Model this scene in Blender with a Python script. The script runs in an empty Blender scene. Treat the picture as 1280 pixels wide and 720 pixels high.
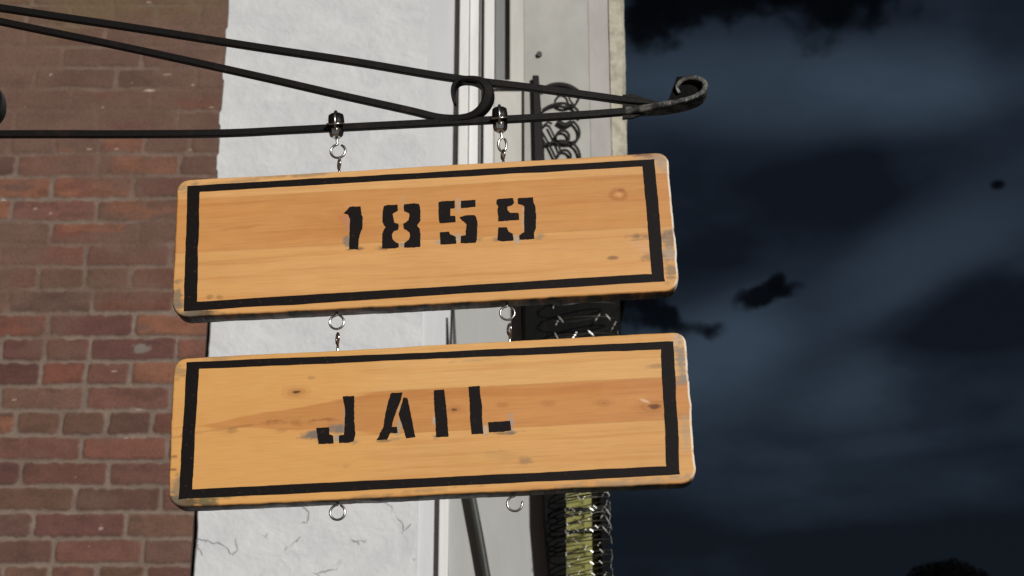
import bpy, bmesh, math, random
import numpy as np
from mathutils import Vector, Matrix
random.seed(7); rng = np.random.default_rng(7)
sc = bpy.context.scene
C = sc.collection
R_ = math.radians

# ------------------------------------------------------------------ camera
PITCH, ROLL, FPX = 0.35363, 0.0, 2000.0
CAM = Vector((0, 0, 1.6))
def m3(a): return Matrix(a)
Rcam = Matrix.Rotation(PITCH, 3, 'X') @ Matrix.Rotation(-ROLL, 3, 'Y')     # columns right, forward, up
cr, cf, cu = Rcam.col[0].copy(), Rcam.col[1].copy(), Rcam.col[2].copy()
cd = bpy.data.cameras.new('camera'); cam = bpy.data.objects.new('camera', cd); C.objects.link(cam)
cd.sensor_width = 36; cd.lens = FPX / 1280 * 36; cd.clip_start = 0.05; cd.clip_end = 2000
cd.dof.use_dof = True; cd.dof.focus_distance = 2.55; cd.dof.aperture_fstop = 9
M = Matrix((( cr.x, cu.x, -cf.x), (cr.y, cu.y, -cf.y), (cr.z, cu.z, -cf.z)))
cam.matrix_world = Matrix.Translation(CAM) @ M.to_4x4()
sc.camera = cam
def ray(px, py):
    return (cr * ((px - 640) / FPX) + cf + cu * ((360 - py) / FPX)).normalized()

# ------------------------------------------------------------------ light, sky, exposure
SUN_EL, SUN_AZ = R_(15), R_(24)          # light comes from behind the viewer, a little from the right
sd = bpy.data.lights.new('key_sun', 'SUN'); sun = bpy.data.objects.new('key_sun', sd); C.objects.link(sun)
sd.energy = 3.1; sd.angle = R_(2.5); sd.color = (1.0, 0.97, 0.93)
to_sun = Vector((math.sin(SUN_AZ) * math.cos(SUN_EL), -math.cos(SUN_AZ) * math.cos(SUN_EL), math.sin(SUN_EL)))
sun.rotation_euler = to_sun.to_track_quat('Z', 'Y').to_euler(); sun.location = (1, -2, 6)
sc.view_settings.view_transform = 'Standard'; sc.view_settings.look = 'None'
sc.view_settings.exposure = 0; sc.view_settings.gamma = 1

class NT:                                   # small helper for node trees
    def __init__(s, t): s.t = t; t.nodes.clear()
    def n(s, typ, **k):
        nd = s.t.nodes.new(typ)
        for a, v in k.items():
            if a.startswith('i_'):
                key = a[2:]; key = int(key) if key.isdigit() else key.replace('_', ' ')
                s.put(nd.inputs[key], v)
            else: setattr(nd, a, v)
        return nd
    def put(s, sock, v):
        if hasattr(v, 'is_linked') or isinstance(v, bpy.types.NodeSocket): s.t.links.new(v, sock)
        elif isinstance(v, (tuple, list)) and len(v) == 3 and sock.type == 'RGBA': sock.default_value = (*v, 1)
        else: sock.default_value = v
    def math(s, op, a, b=0.0, c=0.0, clamp=False):
        nd = s.t.nodes.new('ShaderNodeMath'); nd.operation = op; nd.use_clamp = clamp
        s.put(nd.inputs[0], a); s.put(nd.inputs[1], b); s.put(nd.inputs[2], c); return nd.outputs[0]
    def mix(s, f, a, b, blend='MIX'):
        nd = s.t.nodes.new('ShaderNodeMix'); nd.data_type = 'RGBA'; nd.blend_type = blend
        s.put(nd.inputs[0], f); s.put(nd.inputs[6], a); s.put(nd.inputs[7], b); return nd.outputs[2]
    def rng(s, v, a, b, c=0.0, d=1.0, smooth=True):
        nd = s.t.nodes.new('ShaderNodeMapRange'); nd.interpolation_type = 'SMOOTHSTEP' if smooth else 'LINEAR'
        s.put(nd.inputs[0], v); s.put(nd.inputs[1], a); s.put(nd.inputs[2], b); s.put(nd.inputs[3], c); s.put(nd.inputs[4], d); return nd.outputs[0]
    def noise(s, vec, scale, detail=3, rough=.5, dist=0.0):
        nd = s.t.nodes.new('ShaderNodeTexNoise'); s.put(nd.inputs['Vector'], vec)
        nd.inputs['Scale'].default_value = scale; nd.inputs['Detail'].default_value = detail
        nd.inputs['Roughness'].default_value = rough; nd.inputs['Distortion'].default_value = dist; return nd.outputs[0]
    def mapv(s, vec, scale=(1,1,1), rot=(0,0,0), loc=(0,0,0)):
        nd = s.t.nodes.new('ShaderNodeMapping'); s.put(nd.inputs[0], vec)
        nd.inputs[1].default_value = loc; nd.inputs[2].default_value = rot; nd.inputs[3].default_value = scale; return nd.outputs[0]

world = bpy.data.worlds.new('World'); sc.world = world; world.use_nodes = True
w = NT(world.node_tree)
gen = w.n('ShaderNodeTexCoord').outputs['Generated']
sky = w.n('ShaderNodeTexSky'); sky.sky_type = 'NISHITA'; sky.sun_disc = False
sky.sun_elevation = SUN_EL; sky.sun_rotation = math.pi - SUN_AZ
n_warp = w.n('ShaderNodeTexNoise'); w.put(n_warp.inputs['Vector'], gen); n_warp.inputs['Scale'].default_value = 4; n_warp.inputs['Detail'].default_value = 4
wv = w.n('ShaderNodeVectorMath', operation='MULTIPLY_ADD'); w.put(wv.inputs[0], n_warp.outputs[1]); wv.inputs[1].default_value = (.10, .10, .07); w.put(wv.inputs[2], gen)
big = w.noise(w.mapv(wv.outputs[0], (1, 1, 2.6), (0, R_(-14), 0), (3.1, 1.7, 0.4)), 3.4, 6, .52)
fine = w.noise(w.mapv(gen, (1, 1, 2.2), (0, R_(-20), 0), (7.3, .2, 5.)), 13, 5, .55)
fine2 = w.noise(gen, 60, 4, .6)
def warped(scale, amp):
    nn = w.n('ShaderNodeTexNoise'); w.put(nn.inputs['Vector'], gen); nn.inputs['Scale'].default_value = scale; nn.inputs['Detail'].default_value = 5
    sb_ = w.n('ShaderNodeVectorMath', operation='SUBTRACT'); w.put(sb_.inputs[0], nn.outputs[1]); sb_.inputs[1].default_value = (.5, .5, .5)
    ma = w.n('ShaderNodeVectorMath', operation='MULTIPLY_ADD'); w.put(ma.inputs[0], sb_.outputs[0]); ma.inputs[1].default_value = (amp,) * 3; w.put(ma.inputs[2], gen); return ma.outputs[0]
rag_big, rag_small = warped(26, .085), warped(60, .028)
def blob(px, py, rx, ry, tilt=0.0, warp=0.0, soft=(1.0, .2), wsrc=None):
    """mask of a cloud scrap seen in one direction of the sky"""
    d = ray(px, py); up = Vector((0, 0, 1)); r = d.cross(up).normalized(); u = r.cross(d).normalized()
    a = math.radians(tilt); r2 = r * math.cos(a) + u * math.sin(a); u2 = u * math.cos(a) - r * math.sin(a)
    src = wsrc or gen
    def comp(ax, s):
        dn = w.n('ShaderNodeVectorMath', operation='DOT_PRODUCT'); w.put(dn.inputs[0], src); dn.inputs[1].default_value = ax
        return w.math('DIVIDE', w.math('SUBTRACT', dn.outputs['Value'], d.dot(ax)), s / FPX)
    x = comp(r2, rx); y = comp(u2, ry)
    q = w.math('ADD', w.math('MULTIPLY', x, x), w.math('MULTIPLY', y, y))
    fr = w.n('ShaderNodeVectorMath', operation='DOT_PRODUCT'); w.put(fr.inputs[0], gen); fr.inputs[1].default_value = d
    q = w.math('ADD', q, w.math('LESS_THAN', fr.outputs['Value'], 0.0, 0) if False else w.math('MULTIPLY', w.math('LESS_THAN', fr.outputs['Value'], 0.0), 50.0))
    if warp: q = w.math('ADD', q, w.math('MULTIPLY', w.math('SUBTRACT', fine, .5), warp))
    if warp >= 2: q = w.math('ADD', q, w.math('MULTIPLY', w.math('SUBTRACT', fine2, .5), 1.6))
    return w.rng(q, soft[0], soft[1])
light = w.math('ADD', .16, w.math('MULTIPLY', w.rng(big, .30, .72), .42))
for a in [(1000, 110, 260, 75, -4, .6, .55), (1190, 290, 190, 60, 25, .8, .30), (880, 440, 130, 90, 20, .8, .38), (1010, 385, 330, 60, 20, 1.6, .22), (1120, 480, 260, 45, 6, .8, .18), (840, 250, 60, 60, 0, .6, .0), (1090, 640, 240, 22, 2, .8, .10), (1130, 555, 220, 16, 3, .8, .10)]:
    light = w.math('ADD', light, w.math('MULTIPLY', blob(*a[:5], warp=a[5], soft=(1.4, -.2)), a[6]))
dark = None
for a in [(1000, 250, 170, 60, 14, .9, .16), (1230, 430, 150, 85, 22, .9, .50), (1120, 570, 260, 40, 4, .7, .12), (1000, 690, 600, 80, 0, .9, .26), (870, 330, 90, 50, 20, .8, .15), (1270, 40, 60, 120, 0, .5, .15)]:
    light = w.math('SUBTRACT', light, w.math('MULTIPLY', blob(*a[:5], warp=a[5], soft=(1.4, -.2)), a[6]))
light = w.math('ADD', light, w.math('MULTIPLY', w.math('SUBTRACT', fine, .5), .42))
light = w.math('MAXIMUM', light, .04)
ramp = w.n('ShaderNodeValToRGB'); w.put(ramp.inputs[0], light)
el = ramp.color_ramp.elements
el[0].position = 0.0; el[0].color = (.0036, .0052, .0085, 1); el[1].position = 1.0; el[1].color = (.037, .055, .082, 1)
e = el.new(.35); e.color = (.0108, .0162, .0260, 1); e = el.new(.7); e.color = (.0235, .0360, .0535, 1)
col = ramp.outputs[0]
for a in [(915, -18, 130, 44, -3, 2.4), (1015, -34, 110, 64, 0, 2.4), (812, 22, 34, 40, 10, 2.4), (955, 367, 34, 14, 18, 2.0), (971, 352, 12, 9, 40, 2.0), (812, 398, 54, 24, -6, 2.4), (1247, 231, 9, 6, 0, 1.6)]:
    col = w.mix(w.math('MULTIPLY', blob(*a[:5], warp=a[5], soft=(1.8, .25), wsrc=(rag_big if a[2] > 45 else (rag_small if a[2] > 20 else None))), .96), col, (.0006, .0005, .0007))
add = w.mix(.0006, col, sky.outputs[0])            # the faint natural airglow of a night sky behind the cloud
bg = w.n('ShaderNodeBackground'); w.put(bg.inputs[0], add); bg.inputs[1].default_value = 1.0
wo = w.n('ShaderNodeOutputWorld'); w.t.links.new(bg.outputs[0], wo.inputs[0])

# ------------------------------------------------------------------ helpers
def mat(name, base=(.5, .5, .5), rough=.6, metal=0.0, spec=.5):
    m = bpy.data.materials.new(name); m.use_nodes = True; t = NT(m.node_tree)
    b = t.n('ShaderNodeBsdfPrincipled'); o = t.n('ShaderNodeOutputMaterial'); t.t.links.new(b.outputs[0], o.inputs[0])
    t.put(b.inputs['Base Color'], base); b.inputs['Roughness'].default_value = rough; b.inputs['Metallic'].default_value = metal
    b.inputs['Specular IOR Level'].default_value = spec
    t.b = b; t.obj = t.n('ShaderNodeTexCoord').outputs['Object']; t.geo = t.n('ShaderNodeNewGeometry').outputs['Position']
    return m, t
def bump(t, h, strength=.3, dist=.002):
    n = t.n('ShaderNodeBump'); t.put(n.inputs['Height'], h); n.inputs['Strength'].default_value = strength; n.inputs['Distance'].default_value = dist
    t.t.links.new(n.outputs[0], t.b.inputs['Normal'])
def link(name, me, mats, parent=None):
    o = bpy.data.objects.new(name, me); C.objects.link(o)
    for m in (mats if isinstance(mats, (list, tuple)) else [mats]): me.materials.append(m)
    if parent: o.parent = parent
    return o
def fromdata(name, v, f, mats, parent=None, smooth=False, mi=None):
    me = bpy.data.meshes.new(name); me.from_pydata([tuple(p) for p in v], [], f)
    if smooth: me.polygons.foreach_set('use_smooth', [True] * len(me.polygons))
    if mi is not None: me.polygons.foreach_set('material_index', mi)
    me.update()
    return link(name, me, mats, parent)
def tag(o, label=None, cat=None, group=None, kind=None):
    if label: o['label'] = label
    if cat: o['category'] = cat
    if group: o['group'] = group
    if kind: o['kind'] = kind
    return o
def empty(name, loc, mw=None):
    o = bpy.data.objects.new(name, None); C.objects.link(o); o.empty_display_size = .1
    if mw is not None: o.matrix_world = mw
    else: o.location = loc
    return o
class MB:
    def __init__(s): s.v = []; s.f = []; s.m = []
    def add(s, v, f, m=0):
        k = len(s.v); s.v += [tuple(p) for p in v]; s.f += [tuple(i + k for i in q) for q in f]; s.m += [m] * len(f)
    def box(s, x0, x1, y0, y1, z0, z1, m=0):
        s.add([(x0,y0,z0),(x1,y0,z0),(x1,y1,z0),(x0,y1,z0),(x0,y0,z1),(x1,y0,z1),(x1,y1,z1),(x0,y1,z1)],
              [(0,3,2,1),(4,5,6,7),(0,1,5,4),(1,2,6,5),(2,3,7,6),(3,0,4,7)], m)
    def tube(s, pts, r, seg=8, closed=False, m=0, caps=True):
        pts = [Vector(p) for p in pts]; n = len(pts); rr = r if isinstance(r, (list, tuple)) else [r] * n
        vs = []; prev = None
        for i, p in enumerate(pts):
            a = pts[(i - 1) % n] if (closed or i > 0) else p; b = pts[(i + 1) % n] if (closed or i < n - 1) else p
            t = (b - a).normalized()
            if prev is None:
                ref = Vector((0, 0, 1)) if abs(t.z) < .9 else Vector((1, 0, 0)); u = t.cross(ref).normalized()
            else: u = (prev - t * prev.dot(t)).normalized()
            prev = u; q = t.cross(u)
            for k in range(seg):
                an = 2 * math.pi * k / seg; vs.append(p + (u * math.cos(an) + q * math.sin(an)) * rr[i])
        f = []
        for i in range(n if closed else n - 1):
            j = (i + 1) % n
            for k in range(seg):
                l = (k + 1) % seg; f.append((i*seg+k, i*seg+l, j*seg+l, j*seg+k))
        if not closed and caps: f += [tuple(reversed(range(seg))), tuple(range((n-1)*seg, n*seg))]
        s.add(vs, f, m)
    def strip(s, pts, t, d, m=0, y0=0.0):
        """flat bar swept along points (x,z) in the local sheet: t = thickness in the sheet, d = depth across it"""
        n = len(pts); tt = t if isinstance(t, (list, tuple)) else [t] * n; dd = d if isinstance(d, (list, tuple)) else [d] * n
        vs = []
        for i in range(n):
            a = Vector(pts[max(i-1, 0)]); b = Vector(pts[min(i+1, n-1)]); tg = (b - a).normalized(); nn = Vector((-tg.y, tg.x)); p = Vector(pts[i])
            h = tt[i] / 2; g = dd[i] / 2; c = min(h, g) * .3
            for (sn, sy) in ((h-c, -g), (h, -g+c), (h, g-c), (h-c, g), (-h+c, g), (-h, g-c), (-h, -g+c), (-h+c, -g)):
                q = p + nn * sn; vs.append((q.x, y0 + sy, q.y))
        f = []
        for i in range(n - 1):
            for k in range(8):
                l = (k + 1) % 8; f.append((i*8+k, i*8+l, (i+1)*8+l, (i+1)*8+k))
        f += [tuple(reversed(range(8))), tuple(range((n-1)*8, n*8))]
        s.add(vs, f, m)
    def build(s, name, mats, parent=None, smooth=False):
        return fromdata(name, s.v, s.f, mats, parent, smooth, s.m)
def fixn(o):
    bm = bmesh.new(); bm.from_mesh(o.data); bmesh.ops.recalc_face_normals(bm, faces=bm.faces); bm.to_mesh(o.data); bm.free(); return o
def bevel(o, wd=.004, seg=2):
    md = o.modifiers.new('bevel', 'BEVEL'); md.width = wd; md.segments = seg; md.limit_method = 'ANGLE'; return o
def catmull(p, k=6):
    out = []; n = len(p)
    for i in range(n - 1):
        a, b, c, d = p[max(i-1,0)], p[i], p[i+1], p[min(i+2,n-1)]
        for j in range(k):
            t = j / k
            out.append(tuple(.5*((2*b[q]) + (-a[q]+c[q])*t + (2*a[q]-5*b[q]+4*c[q]-d[q])*t*t + (-a[q]+3*b[q]-3*c[q]+d[q])*t**3) for q in range(len(b))))
    out.append(tuple(p[-1])); return out
def atY(px, py, Y):                         # where the sight line of a pixel meets a wall plane
    d = ray(px, py); return CAM + d * ((Y - CAM.y) / d.y)
def fbm1(n, seed, oct=4):                   # smooth 1-d noise
    g = np.random.default_rng(seed); x = np.linspace(0, 1, n); o = np.zeros(n)
    for k in range(oct):
        m = 5 * 3 ** k; o += np.interp(x, np.linspace(0, 1, m), g.normal(size=m)) / 1.8 ** k
    return o
def vnoise(x, y, seed):                     # 2-d value noise on arrays
    g = np.random.default_rng(seed); T = g.random((256, 256))
    xi = np.floor(x).astype(int); yi = np.floor(y).astype(int); fx = x - xi; fy = y - yi
    fx = fx*fx*(3-2*fx); fy = fy*fy*(3-2*fy)
    a = T[yi % 256, xi % 256]; b = T[yi % 256, (xi+1) % 256]; c = T[(yi+1) % 256, xi % 256]; d = T[(yi+1) % 256, (xi+1) % 256]
    return (a*(1-fx)+b*fx)*(1-fy) + (c*(1-fx)+d*fx)*fy
def fbm(x, y, seed, oct=4):
    o = 0; a = .5
    for k in range(oct): o = o + a * vnoise(x * 2**k, y * 2**k, seed + k); a *= .5
    return o / (1 - .5 ** oct)
def sstep(x, a, b):
    t = np.clip((x - a) / (b - a), 0, 1); return t*t*(3-2*t)

def ell(X, Z, c, rx, rz, tilt=0.0):
    a = math.radians(tilt); dx = X - c[0]; dz = Z - c[1]; x = dx*math.cos(a) + dz*math.sin(a); z = -dx*math.sin(a) + dz*math.cos(a); return np.sqrt((x/rx)**2 + (z/rz)**2)
def lerp(c, col, m): return c * (1 - m[..., None]) + np.array(col) * m[..., None]

# ------------------------------------------------------------------ materials
m_iron, t = mat('black_iron', (.006, .005, .0045), .5, 0, .22)
h = t.noise(t.obj, 120, 4, .6); bump(t, h, .35, .0012)
t.put(t.b.inputs['Base Color'], t.mix(t.rng(t.noise(t.obj, 22, 4, .6), .55, .75), (.006, .005, .0045), (.018, .011, .008)))
m_ironw, t = mat('worn_iron', (.06, .058, .055), .42, .3, .5)
h = t.noise(t.obj, 150, 4, .7); bump(t, h, .5, .0015)
t.put(t.b.inputs['Base Color'], t.mix(t.rng(t.noise(t.obj, 45, 5, .65), .42, .62), (.018, .017, .017), (.17, .165, .15)))
m_zinc, t = mat('zinc_plated_steel', (.58, .57, .54), .26, 1.0)
bump(t, t.noise(t.obj, 260, 3, .6), .25, .0006)
m_razor, t = mat('galvanised_glint', (.85, .84, .78), .42, .45)  # barb metal made pale and diffuse, its glints put into the colour
m_plate, t = mat('dark_wire', (.035, .033, .028), .5, .3)  # plain dark colour for the wire between the barbs
m_paint, t = mat('black_stencil_paint', (.012, .009, .0085), .6, 0, .16)
t.put(t.b.inputs['Base Color'], t.mix(t.rng(t.noise(t.obj, 190, 4, .7), .60, .72), (.0055, .0034, .003), (.06, .032, .015)))
bump(t, t.noise(t.obj, 400, 3, .6), .2, .0004)

m_wood, t = mat('varnished_pine', (.7, .4, .15), .42, 0, .32)
vc = t.n('ShaderNodeVertexColor', layer_name='wood'); g1 = t.noise(t.mapv(t.obj, (6, 20, 160)), 3.0, 5, .6)
t.put(t.b.inputs['Base Color'], t.mix(t.rng(g1, .35, .75, 0, .15), vc.outputs[0], (.42, .17, .045), 'MULTIPLY'))
t.put(t.b.inputs['Roughness'], t.rng(t.noise(t.obj, 30, 3), .3, .7, .36, .55)); bump(t, g1, .22, .0006)

m_brick, t = mat('old_brick', (.2, .1, .08), .9, 0, .15)
vc = t.n('ShaderNodeVertexColor', layer_name='brick').outputs[0]
sp = t.n('ShaderNodeSeparateXYZ'); t.put(sp.inputs[0], t.geo)
fleck = t.noise(t.geo, 60, 5, .65); mot = t.noise(t.geo, 9, 4, .6, .4)
c = t.mix(t.rng(fleck, .35, .75, 0, .5), vc, (.45, .40, .38), 'MULTIPLY')
def smear(t, c):
    sp = t.n('ShaderNodeSeparateXYZ'); t.put(sp.inputs[0], t.geo)
    wash = t.rng(t.math('ADD', t.noise(t.mapv(t.geo, (1, 1, 2.4)), 4.6, 6, .66, .6), t.rng(sp.outputs['Z'], 3.0, 3.95, -.09, .17)), .44, .66, 0, .88)
    washc = t.mix(t.rng(t.noise(t.geo, 2.6, 3), .35, .65), (.160, .103, .074), (.145, .088, .071))
    washc = t.mix(t.math('MULTIPLY', t.rng(sp.outputs['Z'], 4.05, 4.3), .5), washc, (.19, .14, .075))
    return t.mix(wash, c, washc)
c = smear(t, c); c = t.mix(t.rng(mot, .60, .8, 0, .35), c, (.06, .036, .03))
chip = t.rng(t.noise(t.geo, 16, 3, .5, 1.2), .755, .78); c = t.mix(chip, c, (.42, .34, .30))
t.put(t.b.inputs['Base Color'], c); bump(t, t.math('ADD', t.math('MULTIPLY', fleck, .6), mot), .8, .008)
m_relief, t = mat('worn_brickwork', (.2, .1, .08), .92, 0, .12)
vc = t.n('ShaderNodeVertexColor', layer_name='brick').outputs[0]; fl = t.noise(t.geo, 130, 5, .7)
t.put(t.b.inputs['Base Color'], t.mix(t.rng(fl, .35, .75, 0, .45), vc, (.5, .46, .44), 'MULTIPLY')); bump(t, fl, .7, .003)
m_mortar, t = mat('mortar', (.17, .125, .10), .95, 0, .1)
t.put(t.b.inputs['Base Color'], smear(t, t.mix(t.noise(t.geo, 14, 5, .6), (.15, .108, .085), (.225, .175, .145))))
bump(t, t.noise(t.geo, 70, 5, .7), .9, .006)

m_plaster, t = mat('white_painted_wall', (.7, .7, .7), .62, 0, .3)
warp = t.noise(t.geo, 5, 3)
trowel = t.math('ADD', t.math('MULTIPLY', t.noise(t.mapv(t.geo, (1, 1, 1.3), (0, .3, 0)), 8, 4, .55, .35), .8), t.math('MULTIPLY', t.noise(t.geo, 26, 2, .5), .2))
crk = t.n('ShaderNodeTexVoronoi', feature='DISTANCE_TO_EDGE'); crk.inputs['Scale'].default_value = 9
cw = t.n('ShaderNodeVectorMath', operation='ADD'); t.put(cw.inputs[0], t.geo); nz = t.n('ShaderNodeTexNoise'); t.put(nz.inputs[0], t.geo); nz.inputs['Scale'].default_value = 7; nz.inputs['Detail'].default_value = 4
t.put(cw.inputs[1], t.n('ShaderNodeVectorMath', operation='SCALE').outputs[0]); sv = cw.inputs[1].links[0].from_node; t.put(sv.inputs[0], nz.outputs[1]); sv.inputs['Scale'].default_value = .25
t.put(crk.inputs['Vector'], cw.outputs[0])
gz = t.n('ShaderNodeSeparateXYZ'); t.put(gz.inputs[0], t.geo)
gate = t.math('MULTIPLY', t.rng(t.noise(t.geo, 9, 3, .6), .54, .64), t.rng(gz.outputs['Z'], 2.9, 2.8))
crack = t.math('MULTIPLY', t.rng(crk.outputs['Distance'], .030, .006), gate)
col_ = t.mix(t.rng(trowel, .3, .7), (.575, .590, .605), (.660, .668, .672))
col_ = t.mix(t.rng(t.noise(t.geo, 17, 4, .7), .62, .78, 0, .35), col_, (.40, .41, .42)); col_ = t.mix(t.math('MULTIPLY', crack, .30), col_, (.25, .25, .25))
t.put(t.b.inputs['Base Color'], col_)
hh = t.math('SUBTRACT', t.math('ADD', trowel, t.math('MULTIPLY', t.noise(t.geo, 70, 4, .6), .12)), t.math('MULTIPLY', crack, .35)); bump(t, hh, .9, .014)

def painted(name, a, b, scale=9, rough=.5, stretch=(1, 1, .25)):
    m, t = mat(name, a, rough, 0, .35)
    t.put(t.b.inputs['Base Color'], t.mix(t.rng(t.noise(t.mapv(t.geo, stretch), scale, 5, .6), .35, .7), a, b))
    bump(t, t.noise(t.mapv(t.geo, stretch), scale * 5, 4, .6), .3, .003); return m
def lowspec(m, v): [n for n in m.node_tree.nodes if n.type == 'BSDF_PRINCIPLED'][0].inputs['Specular IOR Level'].default_value = v
m_trim = painted('white_gloss_trim', (.80, .80, .78), (.70, .70, .68), rough=.38)
m_cool = painted('cool_white_plaster', (.58, .59, .61), (.63, .64, .65))
m_bay = painted('pale_grey_render', (.38, .378, .345), (.47, .465, .43), 5, .6, (1, 1, .7))
m_board = painted('pale_board', (.58, .575, .53), (.50, .495, .455))
m_rec = painted('grey_reveal', (.19, .195, .19), (.25, .25, .24))
m_pink = painted('stained_render', (.47, .44, .42), (.36, .345, .33), 7, .6, (1, 1, .35))
m_quoin = painted('yellowed_stone_edge', (.56, .53, .43), (.37, .34, .26), 30, .8, (1, 1, 1))
m_pale = painted('pale_panel_paint', (.42, .425, .41), (.37, .37, .36), 5)
m_dark = painted('black_painted_timber', (.0018, .0018, .002), (.0045, .0045, .004), 12, .55)
lowspec(m_dark, .06)
m_olive = painted('olive_yellow_board', (.25, .24, .045), (.17, .16, .035), 16, .5)
m_pipe = painted('dark_grey_conduit', (.035, .04, .035), (.06, .063, .055), 12, .5)

# ------------------------------------------------------------------ ground
gm, t = mat('asphalt', (.05, .05, .05), .9)
t.put(t.b.inputs['Base Color'], t.mix(t.noise(t.geo, 30, 5, .7), (.035, .035, .036), (.07, .068, .065))); bump(t, t.noise(t.geo, 200, 4), .5, .01)
g = MB(); g.add([(-400,-400,0),(400,-400,0),(400,400,0),(-400,400,0)], [(0,1,2,3)]); tag(g.build('ground', gm), kind='structure')
pv = MB(); pv.box(-1.75, 1.4, -3, 4.6, .004, .13)
pm, t = mat('dark_paving', (.08, .08, .08), .9)
t.put(t.b.inputs['Base Color'], t.mix(t.noise(t.geo, 12, 5, .7), (.05, .05, .05), (.09, .088, .085))); tag(bevel(pv.build('pavement', pm), .01), kind='structure')

# ------------------------------------------------------------------ brick building
WY = 4.6; HT = 6.6
XE = (atY(262, 360, WY).x)                     # right-hand end of the brick face
XL = -1.78
def brick_wall(name, length, height, frame, parent, seed):
    """bricks laid along local x from the right end (x = length) leftwards; front faces local -y"""
    g = random.Random(seed); v = []; f = []; mi = []; cols = []
    def face_brick(x0, x1, z0, z1, c):
        k = len(v); ch = .004; pr = .010 + g.uniform(-.003, .003); j = lambda: g.uniform(-.0022, .0022)
        A = [(x0+j(),0,z0+j()),(x1+j(),0,z0+j()),(x1+j(),0,z1+j()),(x0+j(),0,z1+j())]
        tl = g.uniform(-.0015, .0015)
        B = [(A[0][0]+ch,-pr-tl,A[0][2]+ch),(A[1][0]-ch,-pr+tl,A[1][2]+ch),(A[2][0]-ch,-pr+tl,A[2][2]-ch),(A[3][0]+ch,-pr-tl,A[3][2]-ch)]
        Mx = [(a[0]*.55+b[0]*.45, b[1]*.6, a[2]*.55+b[2]*.45) for a, b in zip(A, B)]
        v.extend(A + Mx + B)
        for q in ((0,1,5,4),(1,2,6,5),(2,3,7,6),(3,0,4,7),(4,5,9,8),(5,6,10,9),(6,7,11,10),(7,4,8,11),(8,9,10,11)):
            f.append(tuple(i + k for i in q)); mi.append(0)
        cols.extend([c] * 12)
    pal = [(.165,.088,.074),(.155,.083,.073),(.145,.085,.074),(.175,.085,.070),(.135,.080,.067),(.165,.100,.080),(.130,.084,.073),(.190,.085,.068)]
    CO = .0765; BL = .262; z = .0; row = 0
    while z < height:
        rag = g.uniform(-.006, .006); hdr = row % 7 == 3
        x = length + rag; first = True
        while x > 0:
            ln = (BL * .5 if hdr else BL) * g.uniform(.97, 1.03)
            if first and row % 2 and not hdr: ln = BL * g.uniform(.46, .54)
            if first and hdr: ln *= .8
            first = False
            if g.random() < .04: ln *= .5
            x0 = max(x - ln, 0); c = g.choice(pal)
            if 3.45 < z < 3.8 and g.random() < .35: c = (.25, .105, .068)
            s = g.uniform(.88, 1.15)
            if x - x0 > .025: face_brick(x0 + .011, x, z + .006, z + CO - .006, (c[0]*s, c[1]*s, c[2]*s, 1))
            x = x0
        z += CO; row += 1
    n0 = len(v)
    # mortar bed: a body 0.3 m thick set a few millimetres behind the brick faces
    mb = MB(); mb.box(0, length - .006, -.0035, .30, 0, height); v.extend(mb.v); f.extend(tuple(i + n0 for i in q) for q in mb.f); mi.extend([1] * len(mb.f)); cols.extend([(.2, .15, .12, 1)] * 8)
    me = bpy.data.meshes.new(name); me.from_pydata(v, [], f); me.polygons.foreach_set('material_index', mi)
    at = me.color_attributes.new('brick', 'FLOAT_COLOR', 'POINT'); at.data.foreach_set('color', np.array(cols, dtype=np.float32).ravel())
    o = link(name, me, [m_brick, m_mortar], parent); o.matrix_local = frame
    return o
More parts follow.
